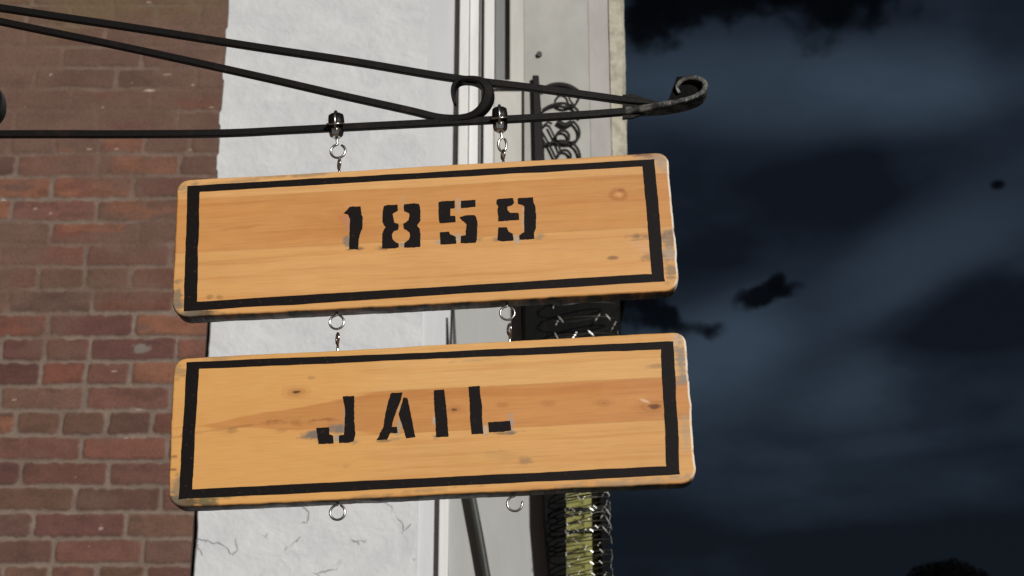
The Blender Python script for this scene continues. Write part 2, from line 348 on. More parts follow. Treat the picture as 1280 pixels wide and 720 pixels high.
def relief_wall(name, length, height, parent):
    """a weathered brick face: soft-edged bricks of differing colour, joints partly filled by a smeared wash"""
    st = .0042; nx = int(length / st) + 1; nz = int(height / st) + 1
    xs_ = np.linspace(0, length, nx); zs_ = np.linspace(0, height, nz); X, Z = np.meshgrid(xs_, zs_)
    g = np.random.default_rng(12); CO = .0765; BL = .262
    zw = Z + (fbm(X * 4, Z * 4, 301, 3) - .5) * .012; row = np.floor(zw / CO).astype(int); fz = zw / CO - row
    nrow = row.max() + 2; off = g.random(nrow) * .25 + (np.arange(nrow) % 2) * .5; hdr = (np.arange(nrow) % 6 == 1)
    bl = np.where(hdr, BL * .53, BL) * (1 + (g.random(nrow) - .5) * .06)
    xw = X + (fbm(X * 5, Z * 5, 305, 3) - .5) * .014
    u = xw / bl[row] + off[row] + 7; col = np.floor(u).astype(int); fu = u - col
    T = g.random((nrow, 64, 6)); col = col % 64; rnd = T[row, col]
    cut = (rnd[..., 4] > .90) & ~hdr[row]                       # now and then a brick is laid as two halves
    fu2 = np.where(cut, (fu * 2) % 1, fu); bl2 = np.where(cut, bl[row] / 2, bl[row]); half = np.where(cut & (fu > .5), 1, 0)
    jit = (fbm(X * 55, Z * 55, 311, 3) - .5) * .011
    dx = np.minimum(fu2, 1 - fu2) * bl2; dz = np.minimum(fz, 1 - fz) * CO
    d = np.minimum(dx, dz * 1.0) ; rc = .010; d = np.where((dx < rc + .006) & (dz < rc + .006), np.minimum(d, rc + .006 - np.hypot(rc + .006 - dx, rc + .006 - dz)), d)
    brick = sstep(d + jit, .0035, .0105)
    zn = (Z - 3.0) / .9
    wash = sstep(fbm(X * 5.2, Z * 11, 321, 5) + np.clip(zn, -.35, 1.1) * .20, .50, .70)
    big = sstep(fbm(X * 2.2, Z * 3.0, 331, 3) + np.clip(zn, -.2, 1.0) * .22, .52, .70)
    wash = np.clip(.10 + wash * .50 + big * .42, 0, .93)
    pal = np.array([(.168,.080,.062),(.150,.074,.060),(.142,.080,.066),(.185,.080,.058),(.128,.070,.056),(.165,.092,.068),(.118,.072,.058),(.200,.078,.056),(.138,.064,.056),(.155,.088,.062)])
    idx = (rnd[..., 0] * len(pal)).astype(int); idx = (idx + half * 3) % len(pal); c = pal[idx] * (.84 + .34 * rnd[..., 1])[..., None]
    band = np.exp(-((Z - 3.64) / .16) ** 2) + .7 * np.exp(-((Z - 2.86) / .04) ** 2)
    ora = ((rnd[..., 2] < .55 * band) | (rnd[..., 2] < .025)).astype(float) * sstep(fbm(X * 16, Z * 30, 341, 3), .30, .55)
    c = lerp(c, (.265, .118, .072), ora * .85)
    c = c * (.80 + .42 * fbm(X * 24, Z * 44, 351, 4))[..., None]
    soot = sstep(fbm(X * 13, Z * 26, 361, 4), .60, .74); c = lerp(c, (.062, .040, .034), soot * .32)
    mo = np.array((.225, .172, .140)) * (.72 + .55 * fbm(X * 30, Z * 30, 371, 4))[..., None]
    out = mo * (1 - brick[..., None]) + c * brick[..., None]
    wc = np.array((.170, .104, .080)) * (.80 + .40 * fbm(X * 11, Z * 18, 381, 4))[..., None]
    wc = lerp(wc, (.175, .130, .066), sstep(Z + (fbm(X * 6, Z * 6, 385, 3) - .5) * .3, 4.10, 4.32) * .6)
    keep = np.where(ora > .4, .55, 1.0)
    out = out * (1 - (wash * keep)[..., None]) + wc * (wash * keep)[..., None]
    chips = sstep(fbm(X * 17, Z * 34, 391, 3), .865, .885); out = lerp(out, (.42, .33, .28), chips * .9)
    for px, py, rx, rz in ((187, 114, .017, .006), (241, 107, .004, .004), (178, 437, .030, .018)):
        q = atY(px, py, WY); out = lerp(out, (.50, .38, .32) if px != 178 else (.22, .19, .165), sstep(ell(X + XL, Z, (q.x, q.z), rx, rz) + (fbm(X * 90, Z * 90, 395, 3) - .5), 1.1, .6))
    pit = (fbm(X * 42, Z * 42, 401, 4) - .5) * .0022 + (fbm(X * 9, Z * 12, 405, 3) - .5) * .004
    hgt = brick * (.0058 + .004 * (rnd[..., 3] - .5)) * (1 - .72 * wash) + wash * .0042 + pit
    vis = np.stack([X, -hgt, Z], -1).reshape(-1, 3); ii = np.arange(nx * nz).reshape(nz, nx)
    F = np.stack([ii[:-1, :-1], ii[:-1, 1:], ii[1:, 1:], ii[1:, :-1]], -1).reshape(-1, 4)
    nb = len(vis); bk = np.array([(0, .3, 0), (length, .3, 0), (length, .3, height), (0, .3, height)])
    me = bpy.data.meshes.new(name); allv = np.vstack([vis, bk]); me.vertices.add(len(allv)); me.vertices.foreach_set('co', allv.ravel())
    rim = [list(ii[0, ::-1]) + [nb, nb+1], list(ii[:, -1])[::-1] + [nb+1, nb+2], list(ii[-1, :])[::-1][::-1] + [nb+2, nb+3], list(ii[:, 0]) + [nb+3, nb], [nb+1, nb, nb+3, nb+2]]
    lens = [4] * len(F) + [len(q) for q in rim]; lv = np.concatenate([F.ravel()] + [np.array(q) for q in rim]).astype(np.int32)
    me.loops.add(len(lv)); me.loops.foreach_set('vertex_index', lv); me.polygons.add(len(lens)); me.polygons.foreach_set('loop_start', np.concatenate([[0], np.cumsum(lens)[:-1]]).astype(np.int32))
    me.update(calc_edges=True); sm = np.zeros(len(lens), dtype=bool); sm[:len(F)] = True; me.polygons.foreach_set('use_smooth', sm)
    at = me.color_attributes.new('brick', 'FLOAT_COLOR', 'POINT'); cc = np.ones((len(allv), 4)); cc[:nb, :3] = out.reshape(-1, 3); cc[nb:, :3] = (.15, .09, .07); at.data.foreach_set('color', cc.astype(np.float32).ravel())
    return link(name, me, m_relief, parent)
bb = empty('brick_building', (XL, WY, 0)); tag(bb, 'old red-brown brick building with smeared mortar, left of the white wall', 'building')
relief_wall('wall', XE - XL, HT, bb)
sw = brick_wall('side_wall', 7.0, HT, Matrix.Translation((0, 0, 0)) @ Matrix.Rotation(R_(90), 4, 'Z') @ Matrix.Translation((-7.0, 0, 0)), bb, 5)

# ------------------------------------------------------------------ white building
wb = empty('white_building', (atY(400, 360, WY).x, WY, 0)); tag(wb, 'white painted plaster building with pale grey bay, behind the two hanging signs', 'building')
WBO = Vector(wb.location)
def wpart(name, mb, m, bv=.004, seg=2):
    mb.v = [tuple(Vector(p) - WBO) for p in mb.v]; o = mb.build(name, m, wb)
    if bv: bevel(o, bv, seg)
    return o
def xs(px, Y, py=360): return atY(px, py, Y).x
# plaster sheet with a ragged left edge where the white paint stops on the bricks
nz_ = 700; rg0 = fbm1(700, 13, 4) * .5; zz = np.linspace(0, HT - .05, nz_); rg = fbm1(nz_, 11, 5) * .0035 + np.where(np.sin(zz * 41) + rg0 > 1.15, -.005, 0)
v = []; f = []
for i in range(nz_):
    x = XE + .008 + rg[i]
    up = 1 if zz[i] > 3.35 else 0; x = x - (.010 + .0 if up else 0); pf = WY - (.013 if up else .024)
    v += [(x + .003, WY + .01, zz[i]), (x, pf + .006, zz[i]), (x + .004, pf, zz[i]), (xs(535, WY, 60) , pf, zz[i]), (xs(535, WY, 60), WY + .3, zz[i])]
for i in range(nz_ - 1):
    for k in range(4): a = i*5+k; f.append((a, a+1, a+6, a+5))
mb = MB(); mb.v = v; mb.f = f; mb.m = [0] * len(f); o = wpart('plaster_wall', mb, m_plaster, 0); fixn(o)
mb = MB(); mb.box(xs(534, WY, 60), xs(573, WY - .03, 60) , WY - .0115, WY + .3, 0, HT - .1); wpart('cool_white_strip', mb, m_cool).name = 'pilaster_strip'
# casings beside the bay
cz0 = atY(590, 300, WY).z
mb = MB(); Y = WY - .055; mb.box(xs(574, Y, 60), xs(586, Y, 60), Y, WY + .3, cz0, HT); mb.box(xs(587, Y+.02, 60), xs(599, Y + .02, 60), Y + .02, WY + .3, cz0, HT); wpart('casing', mb, m_trim, .003)
mb = MB(); mb.box(xs(599.5, Y, 60), xs(605, Y, 60), Y + .012, WY + .3, cz0, HT); wpart('seam_strip', mb, m_rec, 0)
mb = MB(); mb.box(xs(605, Y, 60), xs(618, Y, 60), Y - .01, WY + .3, cz0, HT); wpart('casing', mb, m_trim, .003)
# bay: reveal, board, ledge, face, corner
BY = WY - .20
mb = MB(); mb.box(xs(619, WY, 30), xs(640, WY - .05, 30), WY - .05, WY + .3, cz0, HT); wpart('reveal', mb, m_rec)  # shade of the recess is put into the reveal's darker grey
mb = MB(); zl = atY(640, 79, BY - .02).z
mb.box(xs(622, WY - .09, 60), xs(655, WY - .09, 60), WY - .10, WY, zl - .012, zl + .006); wpart('ledge', mb, m_board, .003)
mb = MB(); mb.box(xs(637, WY - .08, 60), xs(662, WY - .08, 60), WY - .0878, WY + .3, zl + .008, HT); wpart('face_board', mb, m_board, .004)
zb = atY(700, 330, BY).z
mb = MB(); mb.box(xs(617, WY - .07, 120), xs(662, WY - .07, 120), WY - .07, WY + .3, cz0, zl - .014); wpart('face_board', mb, m_board, .004)
mb = MB(); mb.box(xs(655, WY - .09, 60), xs(741, WY - .09, 60), WY - .09, WY + 3, zb, HT); wpart('bay_face', mb, m_bay, .001)
mb = MB(); mb.box(xs(736, WY - .092, 60), xs(765, WY - .092, 60), WY - .092, WY + 3, zb, HT); wpart('bay_pilaster', mb, m_pink, .001)
# weathered corner edge
n = 200; zz = np.linspace(zb, HT, n); e1 = fbm1(n, 21, 5) * .004; e2 = fbm1(n, 22, 5) * .004; xa = xs(762, WY - .095, 60); xb = xs(780, WY - .095, 60); v = []; f = []
for i in range(n):
    v += [(xa, WY - .095 + e2[i]*.5, zz[i]), (xb - .012 + e1[i], WY - .095 + e2[i], zz[i]), (xb + e1[i]*.8, WY - .08, zz[i]), (xb, WY + 3, zz[i])]
for i in range(n - 1):
    for k in range(3): a = i*4+k; f.append((a, a+1, a+5, a+4))
mb = MB(); mb.v = v; mb.f = f; mb.m = [0] * len(f); fixn(wpart('corner_edge', mb, m_quoin, 0))
# lower storey: plaster behind, bright strip, pale panel
mb = MB(); mb.box(xs(575, WY, 60), xs(700, WY, 500), WY + .0, WY + .3, 0, cz0 + .1); wpart('back_wall', mb, m_pale)
mb = MB(); Y = WY - .05; mb.box(xs(548, Y, 690), xs(560, Y, 690), Y, WY + .1, 0, atY(554, 500, Y).z); wpart('corner_bead', mb, m_trim, .003)
pl = [atY(567, 360, WY-.03), atY(651, 360, WY-.03), atY(653, 420, WY-.03), atY(678, 620, WY-.03), atY(691, 724, WY-.03), atY(690, 1500, WY-.03), atY(560, 1500, WY-.03), atY(560, 560, WY-.03)]
def prism(pts, d):
    n = len(pts); v = [tuple(p) for p in pts] + [(p[0], p[1] + d, p[2]) for p in pts]
    return v, [tuple(range(n)), tuple(reversed(range(n, 2*n)))] + [(i, i+n, (i+1) % n + n, (i+1) % n) for i in range(n)]
mb = MB(); mb.add(*prism(pl, .029)); fixn(wpart('door_panel', mb, m_pale, .002))
# black timber below the bay: lintel box and a frame running down to the ground
mb = MB(); DY = WY - .12
zt, zbt = atY(700, 345, DY).z, atY(700, 470, DY).z
mb.box(xs(654, DY, 400), xs(776, DY, 400), DY, WY + .25, zbt, zb - .004); wpart('lintel', mb, m_dark, .006)
mb = MB()
pp = [atY(677, 500, DY), atY(708, 500, DY), atY(708, 700, DY), atY(706, 1400, DY), atY(692, 1400, DY), atY(686, 720, DY), atY(679, 640, DY)]
mb.add(*prism(pp, .30)); fixn(wpart('door_post', mb, m_dark, .004))
mb = MB(); mb.box(xs(706, DY, 660), xs(749, DY, 660), DY + .05, WY + .2, 0, zbt - .002); wpart('side_board', mb, m_olive, .003)
mb = MB(); z_ = atY(730, 632, DY).z
mb.box(xs(706, DY, 660), xs(749, DY, 660), DY + .043, DY + .052, z_ - .004, z_ + .004); wpart('board_joint', mb, m_dark, 0)
mb = MB(); z_ = atY(730, 660, DY).z; mb.box(xs(706, DY, 660), xs(749, DY, 660), DY + .043, DY + .052, z_ - .004, z_ + .003); wpart('board_joint', mb, m_dark, 0)
mb = MB(); mb.box(xs(750, DY, 660), xs(758, DY, 660), DY, WY + 3, 0, zbt - .002); wpart('corner_post', mb, m_dark, .004)
# small bolt on the bay
p = atY(674, 69, WY - .09); mb = MB(); mb.tube([(p.x, WY - .10, p.z), (p.x, WY - .088, p.z)], .009, 12); wpart('bolt', mb, m_pipe, 0)
# loose grey conduit running down the pale panel
cp = catmull([atY(567, 385, WY-.06), atY(572, 500, WY-.065), atY(585, 590, WY-.07), atY(591, 625, WY-.07), atY(605, 700, WY-.07), atY(620, 800, WY-.07), atY(634, 1000, WY-.07), atY(640, 1450, WY-.07)], 6)
mb = MB(); rr = [.003 + .0085 * min(1, i / 11) for i in range(len(cp))]; org = Vector((cp[-1][0], cp[-1][1], 0))
mb.tube([Vector(p) - org for p in cp], rr, 10); cd_ = mb.build('conduit', m_pipe, None, True); cd_.location = org
tag(cd_, 'dark grey conduit leaning down the pale panel below the lower sign', 'pipe')

# ------------------------------------------------------------------ iron scroll stand behind the upper sign
SY = WY - .104
def sloc(px, py, Y=SY): p = atY(px, py, Y); return (p.x, p.z)
so = atY(676, 240, SY); sb = empty('scrollwork_bracket', so); tag(sb, 'black wrought iron upright with a column of small scrolls on the pale grey bay', 'ironwork')
def rel(pts): return [(x - so.x, z - so.z) for x, z in pts]
mb = MB(); mb.strip(rel([sloc(669.5, 96), sloc(671, 130), sloc(672.5, 160), sloc(674, 196), sloc(676, 240), sloc(679, 300)]), [.020, .024, .028, .032, .036, .04], .02); fixn(mb.build('upright', m_iron, sb))
mb = MB(); mb.box(-.012, .012, 0.0, .05, .02, .05); mb.v = [(x, y, z + .12) for x, y, z in mb.v]; mb.build('wall_stub', m_iron, sb)
def curl(pts, th=.0062, d=.005):
    mb = MB(); mb.strip(rel([sloc(*p) for p in catmull(pts, 5)]), th * .9, d); fixn(mb.build('scroll', m_iron, sb, False))
curl([(678, 113), (687, 107), (700, 105), (713, 108), (724, 115)], .013)
curl([(696, 124), (698, 119), (704, 116), (710, 119), (713, 126), (719, 131), (726, 118)])
curl([(678, 138), (688, 132), (702, 129), (714, 132), (722, 138), (725, 147)], .009)
curl([(696, 131), (705, 134), (714, 132)], .010)
curl([(697, 151), (706, 156), (715, 152)], .016)
curl([(716, 151), (723, 160), (724, 170), (718, 177), (706, 179), (694, 176)], .0085)
curl([(678, 182), (690, 178), (703, 176), (715, 179), (722, 186), (725, 197), (722, 210), (712, 216)], .0085)
curl([(695, 177), (695, 170), (700, 164), (707, 164), (711, 169), (711, 175)], .009)
curl([(697, 196), (701, 189), (708, 188), (713, 193), (713, 200)], .009)
curl([(678, 166), (686, 180), (696, 200), (704, 216)], .0075); curl([(686, 157), (693, 171), (701, 189)], .0065)
curl([(679, 158), (685, 153), (690, 155)], .007)

# ------------------------------------------------------------------ razor wire hanging below the bay
def razor(name, label, path, turns, seg_r, barb_n, bs=1.0, tube_r=.0016):
    a = Vector(path[0][0]); root = empty(name, a); tag(root, label, 'barbed wire')
    mbw = MB(); mbb = MB(); N = turns * 26; pts = []
    for i in range(N + 1):
        s = i / N * (len(path) - 1); k = min(int(s), len(path) - 2); fr = s - k
        c = Vector(path[k][0]).lerp(Vector(path[k+1][0]), fr); r = path[k][1] * (1-fr) + path[k+1][1] * fr
        an = i / 26 * 2 * math.pi; wob = .006 * math.sin(i * .37) + .005 * math.sin(i * .113)
        pts.append(c + Vector((math.cos(an) * (r + wob), math.sin(an) * (r * .62 + wob), .012 * math.sin(an * 1.0 + 1.1) + .007 * math.sin(i * .071))) - a)
    mbw.tube(pts, tube_r, 5)
    g = random.Random(5)
    for i in range(2, N - 2, barb_n):
        if g.random() < .25: continue
        i = min(N - 2, i + g.randint(0, 2))
        p = pts[i]; tg = (pts[i+1] - pts[i-1]).normalized(); out = Vector((p.x, p.y, 0)); out = (out.normalized() if out.length > .001 else Vector((1,0,0)))
        up = tg.cross(out).normalized(); side = bs < .9; L = .011 * g.uniform(.8, 1.2) * bs * ((1.5 if out.x > .8 else .62) if side else 1); w_ = .0034 * bs * (1.35 if side else 1)
        for sg in (1, -1):
            q = [p - tg*w_, p + tg*w_, p + tg*L*.9*sg + up*L*sg, p + up*.0012]
            q2 = [x + out * .0012 for x in q]
            mbb.add(q + q2, [(0,1,2,3),(7,6,5,4),(0,4,5,1),(1,5,6,2),(2,6,7,3),(3,7,4,0)])
    mbw.add(mbb.v, mbb.f, 1); o_ = mbw.build('wire', [m_plate, m_razor], root); fixn(o_); return root
CY = DY - .10
razor('razor_wire_coil', 'narrow coil of shiny razor wire over the olive board below the lower sign',
      [(tuple(atY(734, 596, CY)), .060), (tuple(atY(735, 660, CY)), .061), (tuple(atY(737, 760, CY)), .063)], 20, 0, 4, .72)
razor('razor_wire_loop', 'wide loops of razor wire against the dark lintel between the two signs',
      [(tuple(atY(732, 352, CY)), .090), (tuple(atY(733, 395, CY)), .096), (tuple(atY(734, 450, CY)), .085)], 5, 0, 6, 1.0)

# ------------------------------------------------------------------ the hanging signs
YAW, RL = -.05308, -.03807
Rs = Matrix.Rotation(YAW, 3, 'Z') @ Matrix.Rotation(RL, 3, 'Y')
O = Vector((-.14677, 2.33631, 2.65903))            # a point of the plane of the sign faces
ex, en, ez = Rs.col[0].copy(), Rs.col[1].copy(), Rs.col[2].copy()
TH = .035
def onp(px, py, off=0.0):                      # sight line meets the plane of the faces (moved back by off)
    d = ray(px, py); o = O + en * off; tt = (o - CAM).dot(en) / d.dot(en); return CAM + d * tt
def loc2(p, org): q = p - org; return (q.dot(ex), q.dot(ez))
def framem(org): return Matrix.Translation(org) @ Rs.to_4x4()

def make_sign(name, label, corners, glyphs, gname, glabels, paint, seed):
    """corners: the four outer corners of the painted border"""
    c4 = [onp(*c) for c in corners]; cen = sum(c4, Vector()) / 4
    org = cen - ez * .12; root = empty(name, None, framem(org)); tag(root, label, 'sign', 'wooden signs on the iron bracket')
    P = lambda px, py: loc2(onp(px, py), org)
    L = [P(*c) for c in corners]; cx_ = sum(p[0] for p in L)/4; cz_ = sum(p[1] for p in L)/4
    x0 = (L[0][0]+L[3][0])/2 - .0185; x1 = (L[1][0]+L[2][0])/2 + .0215; z1 = (L[0][1]+L[1][1])/2 + .0115; z0 = (L[2][1]+L[3][1])/2 - .0135
    B = .0035                                  # eased front edge
    rTL, rTR, rBR, rBL = .017, .015, .020, .024
    NU, NV = 800, 250
    V_ = np.linspace(0, 1, NV); z = z0 + B + V_ * (z1 - z0 - 2*B)
    def inset(z, r_top, r_bot, top, bot):
        o = np.zeros_like(z); a = np.clip((z - (top - r_top)) / r_top, 0, 1); b = np.clip(((bot + r_bot) - z) / r_bot, 0, 1)
        return r_top * (1 - np.sqrt(1 - a*a)) + r_bot * (1 - np.sqrt(1 - b*b))
    xl = x0 + B + inset(z, rTL, rBL, z1 - B, z0 + B) + fbm1(NV, seed, 4) * .0005; xr = x1 - B - inset(z, rTR, rBR, z1 - B, z0 + B) + fbm1(NV, seed+1, 4) * .0005
    U = np.linspace(0, 1, NU)
    X = xl[:, None] * (1 - U) + xr[:, None] * U; Z = np.repeat(z[:, None], NU, 1)
    Z = Z + (V_[:, None] ** 30) * fbm1(NU, seed+2, 5)[None] * .0005 + ((1-V_)[:, None] ** 30) * fbm1(NU, seed+3, 5)[None] * .0006
    Yf = (fbm(X * 14, Z * 60, seed + 9, 3) - .5) * .0008
    colr, grey = paint(X, Z, P, seed, (x0, x1, z0, z1))
    idx = np.arange(NU * NV).reshape(NV, NU)
    F = np.stack([idx[:-1, :-1], idx[:-1, 1:], idx[1:, 1:], idx[1:, :-1]], -1).reshape(-1, 4)
    loop = list(idx[0, :]) + list(idx[1:, -1]) + list(idx[-1, -2::-1]) + list(idx[-2:0:-1, 0])
    verts = np.stack([X, Yf, Z], -1).reshape(-1, 3); LP = verts[loop]; n = len(loop)
    tg = np.roll(LP, -3, 0) - np.roll(LP, 3, 0); nr = np.stack([tg[:, 2], 0*tg[:, 0], -tg[:, 0]], -1); nr /= np.linalg.norm(nr, axis=1)[:, None] + 1e-9
    rings = []
    for off, dep in ((B*.35, B*.08), (B*.75, B*.35), (B, B), (B, TH*.5), (B, TH - B), (0, TH)):
        r = LP + nr * off; r[:, 1] = dep; rings.append(r)
    cl = colr.reshape(-1, 3); lc = cl[loop]
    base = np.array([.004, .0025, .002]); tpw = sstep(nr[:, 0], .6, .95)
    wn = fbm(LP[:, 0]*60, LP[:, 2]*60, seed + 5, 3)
    worn_lit = np.array([.84, .78, .68])  # pale worn edge, whitened so the right-hand highlight sits in the colour
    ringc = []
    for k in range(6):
        blk = [.0, .35, .85, 1, 1, 1][k]; down = sstep(-nr[:, 2], -.2, .5) + sstep(-nr[:, 0], .4, .8)  # lower and left rim black: edge paint plus shade put into the colour
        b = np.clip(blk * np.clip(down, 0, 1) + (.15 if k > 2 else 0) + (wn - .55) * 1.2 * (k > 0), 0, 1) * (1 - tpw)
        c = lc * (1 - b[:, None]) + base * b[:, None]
        c = c * (1 - (tpw * (.95 if k < 4 else .5))[:, None] * sstep(wn, .2, .5)[:, None]) + worn_lit * (tpw * (.95 if k < 4 else .5))[:, None] * sstep(wn, .2, .5)[:, None]
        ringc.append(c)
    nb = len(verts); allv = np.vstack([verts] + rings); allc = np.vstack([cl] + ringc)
    Fs = [F]; prev = np.array(loop)
    for k in range(6):
        cur = nb + k*n + np.arange(n); Fs.append(np.stack([np.roll(prev, -1), prev, cur, np.roll(cur, -1)], -1)); prev = cur
    faces = np.vstack(Fs)
    me = bpy.data.meshes.new('board'); me.vertices.add(len(allv)); me.vertices.foreach_set('co', allv.ravel())
    last = list(reversed([int(i) for i in prev])); tot = len(faces) * 4 + n
    me.loops.add(tot); me.loops.foreach_set('vertex_index', np.concatenate([faces.ravel(), np.array(list(reversed(last)))]).astype(np.int32))
    me.polygons.add(len(faces) + 1); me.polygons.foreach_set('loop_start', np.concatenate([np.arange(len(faces)) * 4, [len(faces)*4]]).astype(np.int32))
    me.update(calc_edges=True); me.validate()
    me.polygons.foreach_set('use_smooth', [True] * len(me.polygons))
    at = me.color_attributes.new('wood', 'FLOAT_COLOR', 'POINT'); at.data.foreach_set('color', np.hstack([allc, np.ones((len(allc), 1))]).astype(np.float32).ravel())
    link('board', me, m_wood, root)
    # painted border: four brushed bands, with slightly wavering edges
    def ringpts(Lc, seed_, amp):
        out = []; g = random.Random(seed_)
        for i in range(4):
            a, b = Vector(Lc[i]), Vector(Lc[(i+1) % 4]); m = max(6, int((b-a).length / .006)); nn = Vector((-(b-a).y, (b-a).x)).normalized(); o_ = fbm1(m, g.randint(0, 9999), 4)
            for k in range(m): out.append(a.lerp(b, k/m) + nn * o_[k] * amp * min(1, k / 2))
        return out
    tt_, ss_ = .0112, .0200                    # band widths: rails and stiles
    inn = [(L[0][0]+ss_, L[0][1]-tt_), (L[1][0]-ss_*.95, L[1][1]-tt_), (L[2][0]-ss_*.95, L[2][1]+tt_*1.15), (L[3][0]+ss_, L[3][1]+tt_*1.3)]
    A = ringpts(L, seed, .0004); Bq = ringpts(inn, seed, .0004)
    def closest(i, n1, n2): return i
    mb = MB(); m1 = len(A)
    # resample the inner ring to the outer count side by side
    def resamp(Lc, like, seed_):
        out = []; g = random.Random(seed_)
        for i in range(4):
            a, b = Vector(Lc[i]), Vector(Lc[(i+1) % 4]); m = max(6, int((Vector(like[(i+1)%4]) - Vector(like[i])).length / .006)); nn = Vector((-(b-a).y, (b-a).x)).normalized(); o_ = fbm1(m, g.randint(0, 9999) + 17, 4)
            for k in range(m): out.append(a.lerp(b, k/m) + nn * o_[k] * .0004 * min(1, k/2))
        return out
    Bq = resamp(inn, L, seed + 40); e_ = .0009
    vs = [(p.x, -e_, p.y) for p in A] + [(p.x, -e_, p.y) for p in Bq] + [(p.x, .0012, p.y) for p in A] + [(p.x, .0012, p.y) for p in Bq]
    fs = []
    for i in range(m1):
        j = (i+1) % m1; fs += [(i, j, j+m1, i+m1), (i+2*m1, i, j, j+2*m1)[::1], (i+m1, j+m1, j+3*m1, i+3*m1)]
    mb.add(vs, fs); fixn(mb.build('border', m_paint, root))
    for gi, polys in enumerate(glyphs):
        bm = bmesh.new(); g = random.Random(seed + gi)
        for poly in polys:
            pts = [Vector(P(*q)) for q in poly]; dense = []
            for i in range(len(pts)):
                a, b = pts[i], pts[(i+1) % len(pts)]; m = max(1, int((b-a).length / .0022)); nn = Vector((-(b-a).y, (b-a).x)).normalized() if (b-a).length > 0 else Vector((0,0))
                for k in range(m): dense.append(a.lerp(b, k/m) + nn * g.gauss(0, .0002))
            vf = [bm.verts.new((p.x, -e_, p.y)) for p in dense]; fc = bm.faces.new(vf)
            r = bmesh.ops.extrude_face_region(bm, geom=[fc])
            for vv in [q for q in r['geom'] if isinstance(q, bmesh.types.BMVert)]: vv.co.y = .0012
        bmesh.ops.triangulate(bm, faces=bm.faces); bmesh.ops.recalc_face_normals(bm, faces=bm.faces)
        me = bpy.data.meshes.new(gname); bm.to_mesh(me); bm.free(); o = link(gname, me, m_paint, root); o['label'] = glabels[gi]
    return root, org, (x0, x1, z0, z1)

def crop(ox, oy, pts, s=7.2): return [(ox + x / s, oy + y / s) for x, y in pts]
one = [crop(420, 230, [(125,205),(222,203),(228,270),(240,300),(238,400),(222,430),(205,500),(200,585),(120,585),(122,480),(128,320),(110,275),(70,262),(100,235)])]
eight = [crop(420, 230, [(432,200),(470,190),(556,188),(556,245),(525,258),(508,270),(520,310),(525,350),(560,360),(566,385),(560,412),(520,425),(505,455),(508,495),(535,525),(565,535),(565,572),(520,580),(415,580),(420,450),(432,410),(450,385),(430,365),(420,340),(422,250)]),
         crop(420, 230, [(612,185),(700,175),(752,183),(760,240),(760,330),(735,365),(730,380),(755,400),(762,450),(758,565),(700,572),(615,572),(618,530),(655,505),(668,470),(662,435),(640,418),(610,400),(608,360),(630,345),(655,325),(665,280),(660,262),(615,245)])]
five = [crop(540, 230, p) for p in ([(62,165),(95,155),(205,152),(205,218),(165,222),(165,285),(212,290),(212,345),(100,350),(72,355),(65,330),(60,240)], [(262,152),(390,143),(392,205),(345,210),(300,215),(262,218)],
        [(250,298),(290,285),(385,280),(398,300),(410,345),(405,500),(395,528),(260,533),(262,470),(305,460),(312,360),(290,340),(262,320)], [(72,435),(155,430),(165,455),(215,475),(220,535),(130,543),(78,543)])]
nine = [crop(540, 230, p) for p in ([(585,145),(600,135),(730,128),(738,170),(725,190),(680,205),(680,235),(705,262),(780,262),(785,322),(700,328),(598,335),(598,290),(590,240),(598,205),(580,175)],
        [(598,392),(675,390),(690,430),(728,450),(735,510),(640,518),(590,505),(595,450)], [(775,128),(910,122),(915,165),(930,200),(938,300),(935,400),(918,440),(922,495),(790,503),(785,465),(810,445),(832,435),(832,200),(815,188),(775,180)])]
Jg = [crop(370, 480, [(422,112),(525,108),(525,330),(535,450),(520,515),(470,528),(388,530),(388,465),(435,455),(440,350),(445,230)]), crop(370, 480, [(185,395),(300,390),(300,455),(335,465),(340,535),(205,540),(195,470)])]
Ag = [crop(370, 480, [(855,82),(958,78),(945,140),(905,240),(875,330),(862,385),(910,385),(915,440),(850,440),(820,500),(725,505),(745,475),(790,380),(800,300),(830,160)]), [(504.5,497),(509.5,497.8),(514.5,522),(519.3,546.5),(508,548),(505,538),(498.5,518)]]
Ig = [crop(510, 470, [(235,130),(325,122),(340,230),(355,400),(365,545),(255,552),(250,430),(238,270)])]
Lg = [crop(510, 470, [(545,97),(645,90),(655,200),(668,260),(668,400),(678,520),(575,525),(560,400),(558,250)]), crop(510, 470, [(722,418),(918,405),(925,440),(930,490),(870,500),(730,508)])]

PX = .00128
def wood_base(X, Z, zb1, zb2, seed, ext, cA, cB, cC):
    wob = (fbm(X*5, Z*3, seed, 2) - .5) * .004
    s1 = sstep(Z + wob, zb1 - .0015, zb1 + .0015); s2 = sstep(Z + wob*.5, zb2 - .001, zb2 + .001)
    c = np.zeros(X.shape + (3,)) + np.array(cC); c = lerp(c, cB, s2); c = lerp(c, cA, s1)
    stave = s1 * 37 + (1 - s2) * 91
    gr = fbm(X*3.2 + stave, (Z + .02*fbm(X*3, Z*6, seed+3, 3)) * 150, seed+1, 4); gr2 = fbm(X*9 + stave, (Z + .012*fbm(X*5, Z*9, seed+4, 3)) * 420, seed+2, 3)
    c = c * (1 - .17 * sstep(gr, .5, .78)[..., None] * np.array([.45, .85, 1.2])) ; c = c * (1 - .06 * sstep(gr2, .5, .8)[..., None])
    c = c * (1 + .13 * (fbm(X*6, Z*22, seed+6, 3) - .5)[..., None])
    lam = np.exp(-((Z + wob - zb1) / .0006) ** 2) + np.exp(-((Z + wob*.5 - zb2) / .0006) ** 2); c = lerp(c, (.30, .13, .035), .35 * lam)
    return c
